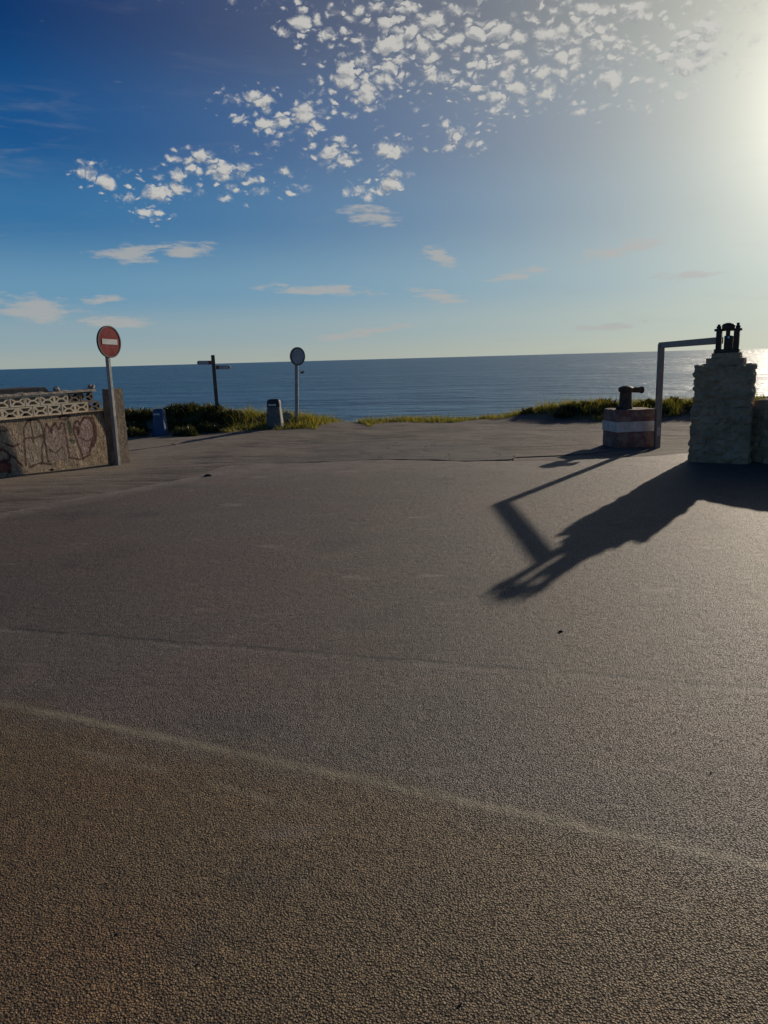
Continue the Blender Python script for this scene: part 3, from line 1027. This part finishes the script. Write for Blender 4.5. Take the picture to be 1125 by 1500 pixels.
# worn end pillar, turned away from the wall line so that its seaward side catches the sun
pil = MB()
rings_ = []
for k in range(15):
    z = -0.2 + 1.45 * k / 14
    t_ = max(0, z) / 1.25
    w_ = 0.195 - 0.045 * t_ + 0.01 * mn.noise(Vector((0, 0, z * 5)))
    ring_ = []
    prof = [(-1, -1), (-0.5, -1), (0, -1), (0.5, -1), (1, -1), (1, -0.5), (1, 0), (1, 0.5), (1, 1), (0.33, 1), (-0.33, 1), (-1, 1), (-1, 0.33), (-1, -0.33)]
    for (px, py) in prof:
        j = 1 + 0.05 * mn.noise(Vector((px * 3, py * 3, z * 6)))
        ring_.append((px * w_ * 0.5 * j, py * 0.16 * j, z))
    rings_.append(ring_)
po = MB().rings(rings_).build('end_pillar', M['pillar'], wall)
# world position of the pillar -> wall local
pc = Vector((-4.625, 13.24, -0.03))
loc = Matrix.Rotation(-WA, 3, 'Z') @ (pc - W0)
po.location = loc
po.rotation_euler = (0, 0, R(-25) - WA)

# dark covered stack behind the wall
st = MB()
rr = []
for k in range(40):
    s = -4.0 + 6.05 * k / 39
    h = 1.292 + 0.004 * mn.noise(Vector((s * 2, 0, 0))) - (0.03 if k == 0 else 0) - 0.16 * sst(1.33, 1.46, s)
    rr.append([(s, 0.0, -0.3), (s, 0.0, h - 0.012), (s, 0.012, h), (s, 0.5, h + 0.004), (s, 0.6, h - 0.06), (s, 0.62, -0.3)])
so = MB().rings(rr).build('covered_stack', M['tarp'], None, smooth=False, loc=W0 + WN * -0.30)
so.rotation_euler = (0, 0, WA)
tag(so, 'dark tarpaulin covered stack rising just above the block wall', 'covered stack')

# ------------------------------------------------------------------ no entry sign
def disc(r, th, n=40):
    m_ = MB()
    rings = []
    for y, k in ((0, 0.985), (-0.004, 1.0), (-th + 0.004, 1.0), (-th, 0.985)):
        rings.append([(r * k * math.cos(2 * math.pi * i / n), y, r * k * math.sin(2 * math.pi * i / n)) for i in range(n)])
    return m_.rings(rings)


def ring_band(r0, r1, y0, y1, n=40):
    m_ = MB()
    vs = []
    for r, y in ((r0, y0), (r1, y0), (r1, y1), (r0, y1)):
        vs += [(r * math.cos(2 * math.pi * i / n), y, r * math.sin(2 * math.pi * i / n)) for i in range(n)]
    fs = []
    for k in range(4):
        for i in range(n):
            j = (i + 1) % n
            fs.append((k * n + i, k * n + j, ((k + 1) % 4) * n + j, ((k + 1) % 4) * n + i))
    return m_.add(vs, fs)


ne = empty('no_entry_sign', (-4.58, 13.05, -0.06))
tag(ne, 'red no entry sign with white bar on a post against the wall end', 'road sign')
MB().box((0, 0, 1.04), (0.065, 0.055, 2.2)).build('post', M['galv'], ne, bevel=0.004).rotation_euler = (0, 0, R(-24))
dd = disc(0.258, 0.02).build('sign_disc', M['sign_red'], ne)
dd.location = (0.055, -0.035, 2.06)
dd.rotation_euler = (0, R(2), R(66))
ring_band(0.244, 0.264, -0.024, 0.014).build('rim', M['sign_back'], dd)
MB().box((0, -0.0225, 0), (0.35, 0.004, 0.088)).build('white_bar', M['sign_white'], dd, bevel=0.001)
MB().box((0, 0.012, 0.09), (0.16, 0.02, 0.03)).build('bracket', M['galv'], dd)
MB().box((0, 0.012, -0.09), (0.16, 0.02, 0.03)).build('bracket', M['galv'], dd)

# ------------------------------------------------------------------ blank round sign
rs = empty('round_sign', (-2.19, 19.6, -0.1))
tag(rs, 'faded blank round sign with dark rim on a thin leaning post', 'road sign')
rs.rotation_euler = (0, R(2.6), 0)
MB().box((0, 0, 0.9), (0.085, 0.05, 1.9)).build('post', M['galv'], rs, bevel=0.005)
dd = disc(0.222, 0.018).build('sign_disc', M['sign_faded'], rs)
dd.location = (0.03, -0.06, 1.82)
dd.rotation_euler = (0, 0, R(42))
ring_band(0.188, 0.228, -0.022, 0.010).build('rim', M['sign_rim'], dd)

# ------------------------------------------------------------------ wooden signpost
sp = empty('signpost', (-4.26, 19.9, -0.1))
tag(sp, 'weathered wooden signpost with two pointing boards in the scrub', 'signpost')
MB().box((0, 0, 0.905), (0.085, 0.085, 2.01)).build('post', M['wood'], sp, bevel=0.006).rotation_euler = (0, R(-0.8), R(20))
for sgn, z, lab in ((-1, 1.72, 'left pointing trail board'), (1, 1.60, 'right pointing trail board')):
    bmb = MB()
    L0, L1, hh = 0.05, 0.40, 0.05
    pr = [(L0, -hh), (L1, -hh), (L1 + 0.035, 0), (L1, hh), (L0, hh)]
    bmb.rings([[(sgn * x, -0.055, y) for x, y in pr], [(sgn * x, -0.03, y) for x, y in pr]])
    bo = bmb.build('board', M['board'], sp, bevel=0.003)
    bo.location = (0, 0, z)
    bo.rotation_euler = (0, R(1.0), R(-6 * sgn))
    MB().box((sgn * 0.10, -0.057, 0), (0.085, 0.004, 0.094)).build('red_panel', M['board_red'], bo)
    MB().box((sgn * (L1 + 0.004), -0.057, 0), (0.03, 0.004, 0.07)).build('tip_panel', M['bin_dark'], bo)
    for q in (-0.022, 0.0, 0.022):
        MB().box((sgn * 0.255, -0.0565, q), (0.17, 0.002, 0.006)).build('text_line', M['sign_faded'], bo)

# ------------------------------------------------------------------ litter bins
def rrect(wx, wy, r, z, n=4, dx=0.0):
    pts = []
    for cx, cy, a0 in ((wx / 2 - r, wy / 2 - r, 0), (-wx / 2 + r, wy / 2 - r, 90), (-wx / 2 + r, -wy / 2 + r, 180), (wx / 2 - r, -wy / 2 + r, 270)):
        for i in range(n + 1):
            a = R(a0 + 90 * i / n)
            pts.append((cx + r * math.cos(a) + dx, cy + r * math.sin(a), z))
    return pts


def litter_bin(loc, rz, body, lid, label, h, wide=1.0):
    t = empty('litter_bin', loc, rz)
    tag(t, label, 'litter bin', 'litter bins in the clifftop grass')
    k = h / 0.74
    MB().rings([rrect(0.345, 0.30, 0.07, 0), rrect(0.35, 0.305, 0.08, 0.03 * k), rrect(0.32, 0.27, 0.08, 0.25 * k), rrect(0.29, 0.24, 0.08, 0.45 * k), rrect(0.275, 0.225, 0.08, 0.55 * k)]).build('body', body, t, smooth=False)
    lo = MB().rings([rrect(0.285, 0.235, 0.08, 0.552 * k), rrect(0.28, 0.23, 0.08, 0.64 * k), rrect(0.268, 0.22, 0.08, 0.70 * k), rrect(0.225, 0.185, 0.08, 0.735 * k), rrect(0.12, 0.10, 0.045, 0.747 * k)]).build('hood', lid, t)
    MB().box((0, -0.1175, 0.60 * k), (0.165, 0.006, 0.042 * k)).build('slot_plate', M['plate'], lo, bevel=0.001)
    MB().box((0, -0.131, 0.305 * k), (0.15, 0.010, 0.10 * k)).build('front_panel', lid, t).rotation_euler = (R(-4), 0, 0)
    MB().tube((-0.16, 0.0, -0.02), (-0.16, 0, 0.02), 0.02).build('foot', M['iron'], t)
    MB().tube((0.16, 0.0, -0.02), (0.16, 0, 0.02), 0.02).build('foot', M['iron'], t)
    t.scale = (wide, 1.0, 1.0)
    return t


litter_bin((-5.37, 18.45, -0.08), R(-14), M['bin_blue'], M['bin_blue'], 'blue litter bin in front of the dark scrub near the wall', 0.64)
litter_bin((-2.66, 19.0, -0.03), R(-14), M['bin_grey'], M['bin_dark'], 'grey stained litter bin with dark hood beside the blank round sign', 0.72, 1.2)
o = rock('boulder', M['stone'], 0.17, 12, (0.9, 0.8, 1.5), None, 3)
o.location = (-2.45, 19.45, 0.10)
tag(o, 'small upright grey rock just behind the stained litter bin', 'rock')

# ------------------------------------------------------------------ painted block with iron post
pb = empty('painted_block', (4.56, 13.98, -0.12), R(9))
tag(pb, 'faded red concrete block with white band carrying a hooked iron post', 'bollard')
bb = MB().box((0, 0, 0.35), (0.76, 0.56, 0.70)).build('block', M['red_paint'], pb, bevel=0.012)
roughen(bb, 0.012, 6, 2, 6)
bnd = MB()
for c, d in (((0, -0.283, 0.395), (0.778, 0.012, 0.18)), ((0, 0.283, 0.395), (0.778, 0.012, 0.18)), ((-0.383, 0, 0.395), (0.012, 0.553, 0.18)), ((0.383, 0, 0.395), (0.012, 0.553, 0.18))):
    bnd.box(c, d)
bnd.build('white_band', M['white_paint'], bb)
def circ(cx, cy, z, r, n=20, ex=1.0):
    return [(cx + r * ex * math.cos(2 * math.pi * i / n), cy + r * math.sin(2 * math.pi * i / n), z) for i in range(n)]


ps = MB().rings([circ(-0.09, 0, 0.69, 0.15), circ(-0.09, 0, 0.72, 0.135), circ(-0.09, 0, 0.80, 0.115), circ(-0.09, 0, 1.00, 0.105), circ(-0.09, 0, 1.02, 0.13), circ(-0.09, 0, 1.08, 0.135), circ(-0.09, 0, 1.10, 0.10), circ(-0.09, 0, 1.118, 0.04)]).build('iron_post', M['iron'], pb, smooth=False)
arm = MB().tube((-0.09, 0, 1.045), (0.20, -0.01, 1.035), 0.052, 0.052, 14)
arm.tube((0.20, -0.01, 1.035), (0.235, -0.01, 1.033), 0.064, 0.064, 14)
arm.build('arm', M['iron'], ps)
cup = MB().rings([circ(-0.28, -0.1, 0.70, 0.035), circ(-0.28, -0.1, 0.745, 0.045), circ(-0.28, -0.1, 0.75, 0.038), circ(-0.28, -0.1, 0.71, 0.03)]).build('bolt_head', M['iron'], pb)

# ------------------------------------------------------------------ stone pillar with its lifting screw, and the steel frame
TA = R(-30)
tw = empty('stone_pillar', (4.98, 11.08, 0), TA)
tag(tw, 'stepped rubble stone pillar carrying a rusty lifting screw mechanism', 'pillar')
bodies = (('plinth', 0.80, 0.68, -0.2, 0.80), ('shaft', 0.76, 0.62, 0.79, 1.375), ('tier', 0.50, 0.44, 1.37, 1.475), ('tier', 0.38, 0.36, 1.47, 1.55))
for k, (nm, wx, wy, z0, z1) in enumerate(bodies):
    o = MB().box((0, 0, (z0 + z1) / 2), (wx, wy, z1 - z0)).build(nm, M['stone'], tw)
    roughen(o, 0.020 if k < 2 else 0.010, 7, k * 3, 38 if k < 2 else 12, 0.030 if k < 2 else 0.008)
mech = MB()
mech.box((0, 0, 1.575), (0.33, 0.20, 0.06))
mo = mech.build('base_plate', M['iron'], tw, bevel=0.006)
MB().box((-0.115, 0, 1.74), (0.075, 0.10, 0.30)).build('side_plate', M['iron'], tw, bevel=0.006)
MB().box((0.115, 0, 1.74), (0.075, 0.10, 0.30)).build('side_plate', M['iron'], tw, bevel=0.006)
mid = MB().box((0.015, 0, 1.69), (0.115, 0.12, 0.20)).build('gear_case', M['iron'], tw, bevel=0.008)
MB().tube((0.0, 0, 1.59), (0.0, 0, 1.93), 0.030, 0.030, 12).build('screw', M['iron'], tw)
MB().box((0, 0, 1.872), (0.36, 0.09, 0.034)).build('cross_bar', M['iron'], tw, bevel=0.004)
MB().rings([circ(0, 0, 1.885, 0.085), circ(0, 0, 1.935, 0.088), circ(0, 0, 1.955, 0.07), circ(0, 0, 1.968, 0.03)]).build('cap', M['iron'], tw)
for sx, zt in ((-0.125, 1.95), (0.125, 1.965)):
    ro = MB().tube((sx, 0, 1.58), (sx, 0, zt), 0.020, 0.020, 10).build('rod', M['iron'], tw)
    MB().tube((sx, 0, 1.892), (sx, 0, 1.925), 0.034, 0.034, 6).build('nut', M['iron'], ro)
MB().tube((0.02, -0.06, 1.76), (0.02, -0.10, 1.765), 0.017, 0.014, 12).build('shaft_end', M['chrome'], tw, smooth=False)

fr = empty('steel_frame', (4.95, 13.6, -0.1))
tag(fr, 'thin upright steel post with a long level beam reaching to the stone pillar', 'steel frame')
MB().box((0, 0, 0.86), (0.095, 0.095, 1.92)).build('post', M['steel'], fr, bevel=0.006)
a = Vector((0, 0, 1.80))
b = Vector((5.0, 11.35, 1.73)) - Vector((4.95, 13.6, -0.1))
d = b - a
bo = MB().box((0, d.length / 2 - 0.02, 0), (0.07, d.length + 0.06, 0.10)).build('beam', M['steel'], fr, bevel=0.006)
bo.location = a
bo.rotation_euler = (math.atan2(d.z, math.hypot(d.x, d.y)), 0, math.atan2(-d.x, d.y))
MB().box((0.0, -0.0495, 0.29), (0.05, 0.004, 0.15)).build('reflector', M['white_paint'], fr)

# ------------------------------------------------------------------ low stone wall going off to the right
lw = empty('stone_wall', (5.30, 10.86, 0))
tag(lw, 'low rough stone wall running towards the viewer from the stone pillar', 'wall')
dirw = math.atan2(-0.879, 0.405)
LL = 7.0
rings_ = []
prof = [(0.0, z) for z in np.linspace(-0.2, 0.94, 30)] + [(0.02, 0.985), (0.07, 1.0), (0.15, 1.01), (0.23, 1.0), (0.28, 0.98), (0.30, 0.7), (0.30, 0.3), (0.30, -0.2)]
for k in range(230):
    s = LL * k / 229
    hh = 0.88 + 0.03 * mn.noise(Vector((s * 1.4, 0, 0))) + 0.018 * mn.noise(Vector((s * 5, 0, 3)))
    ring_ = []
    for (py, z) in prof:
        zz = z if z < 0 else z * hh
        j = 0.02 * mn.fractal(Vector((s * 3, py * 5, zz * 4)), 0.9, 2, 3)
        q = 0.035 * (stone_relief(Vector((s, py, zz * 1.5)) * 5.5) - 0.6) if py < 0.1 else 0
        ring_.append((s, py + j - q, zz))
    rings_.append(ring_)
o = MB().rings(rings_).build('masonry', M['stone'], lw)
lw.rotation_euler = (0, 0, dirw)

# ------------------------------------------------------------------ small loose things
for k, (x, y, r_, lab) in enumerate(((1.02, 4.22, 0.011, 'single small dark pebble on the asphalt beside the long shadow'), (-0.80, 1.90, 0.004, 'tiny dark pebble on the brown asphalt at the bottom edge'),
                                     (-2.54, 10.9, 0.05, 'flat dark stone lying where the asphalt meets the verge'), (-0.54, 1.78, 0.0035, 'tiny dark chip lying on the nearest asphalt'), (-5.3, 12.05, 0.03, 'small dark stone at the foot of the graffiti wall'))):
    o = rock('pebble', M['pebble'], r_, 20 + k * 3, (1.2, 0.9, 0.55), None, 2)
    o.location = (x, y, r_ * 0.35 + (0 if k < 2 or k == 3 else -0.01))
    tag(o, lab, 'pebble', 'loose pebbles on the ground')

bd = empty('bird', (-3.04, 30.0, 1.15))
bd.rotation_euler = (0, 0, R(50))
tag(bd, 'tiny dark bird flying low over the sea beside the round sign', 'bird')
body = MB().rings([[(x, r_ * math.cos(2 * math.pi * i / 8), r_ * math.sin(2 * math.pi * i / 8)) for i in range(8)] for x, r_ in ((-0.13, 0.006), (-0.07, 0.02), (0.0, 0.034), (0.06, 0.03), (0.09, 0.02), (0.12, 0.018), (0.145, 0.006))]).build('body', M['bird'], bd, smooth=False)
for sg in (-1, 1):
    MB().rings([[(0.05, sg * 0.02, 0.02), (-0.04, sg * 0.02, 0.02), (-0.04, sg * 0.02, 0.012), (0.05, sg * 0.02, 0.012)], [(0.04, sg * 0.10, 0.08), (-0.04, sg * 0.10, 0.08), (-0.04, sg * 0.10, 0.075), (0.04, sg * 0.10, 0.075)],
                [(-0.01, sg * 0.18, 0.07), (-0.04, sg * 0.18, 0.07), (-0.04, sg * 0.18, 0.067), (-0.01, sg * 0.18, 0.067)]]).build('wing', M['bird'], bd)

# scattered loose grit, thrown thinly over the whole car park
gv, gf = [], []
oct_f = [(0, 2, 4), (2, 1, 4), (1, 3, 4), (3, 0, 4), (2, 0, 5), (1, 2, 5), (3, 1, 5), (0, 3, 5)]
for k in range(320):
    y = 1.4 + 10.4 * random.random() ** 1.4
    x = random.uniform(-0.62, 0.62) * (y + 1)
    r_ = random.uniform(0.0015, 0.0032) * random.choice((1, 1, 1, 1.7))
    o_ = len(gv)
    for ax in ((1, 0, 0), (-1, 0, 0), (0, 1, 0), (0, -1, 0), (0, 0, 1), (0, 0, -1)):
        j = random.uniform(0.6, 1.3) * r_
        gv.append((x + ax[0] * j, y + ax[1] * j, r_ * 0.5 + ax[2] * j * 0.7))
    gf += [tuple(i + o_ for i in f) for f in oct_f]
go = MB().add(gv, gf).build('loose_grit', M['grit'])
tag(go, 'sparse loose grit scattered over the asphalt', kind='stuff')
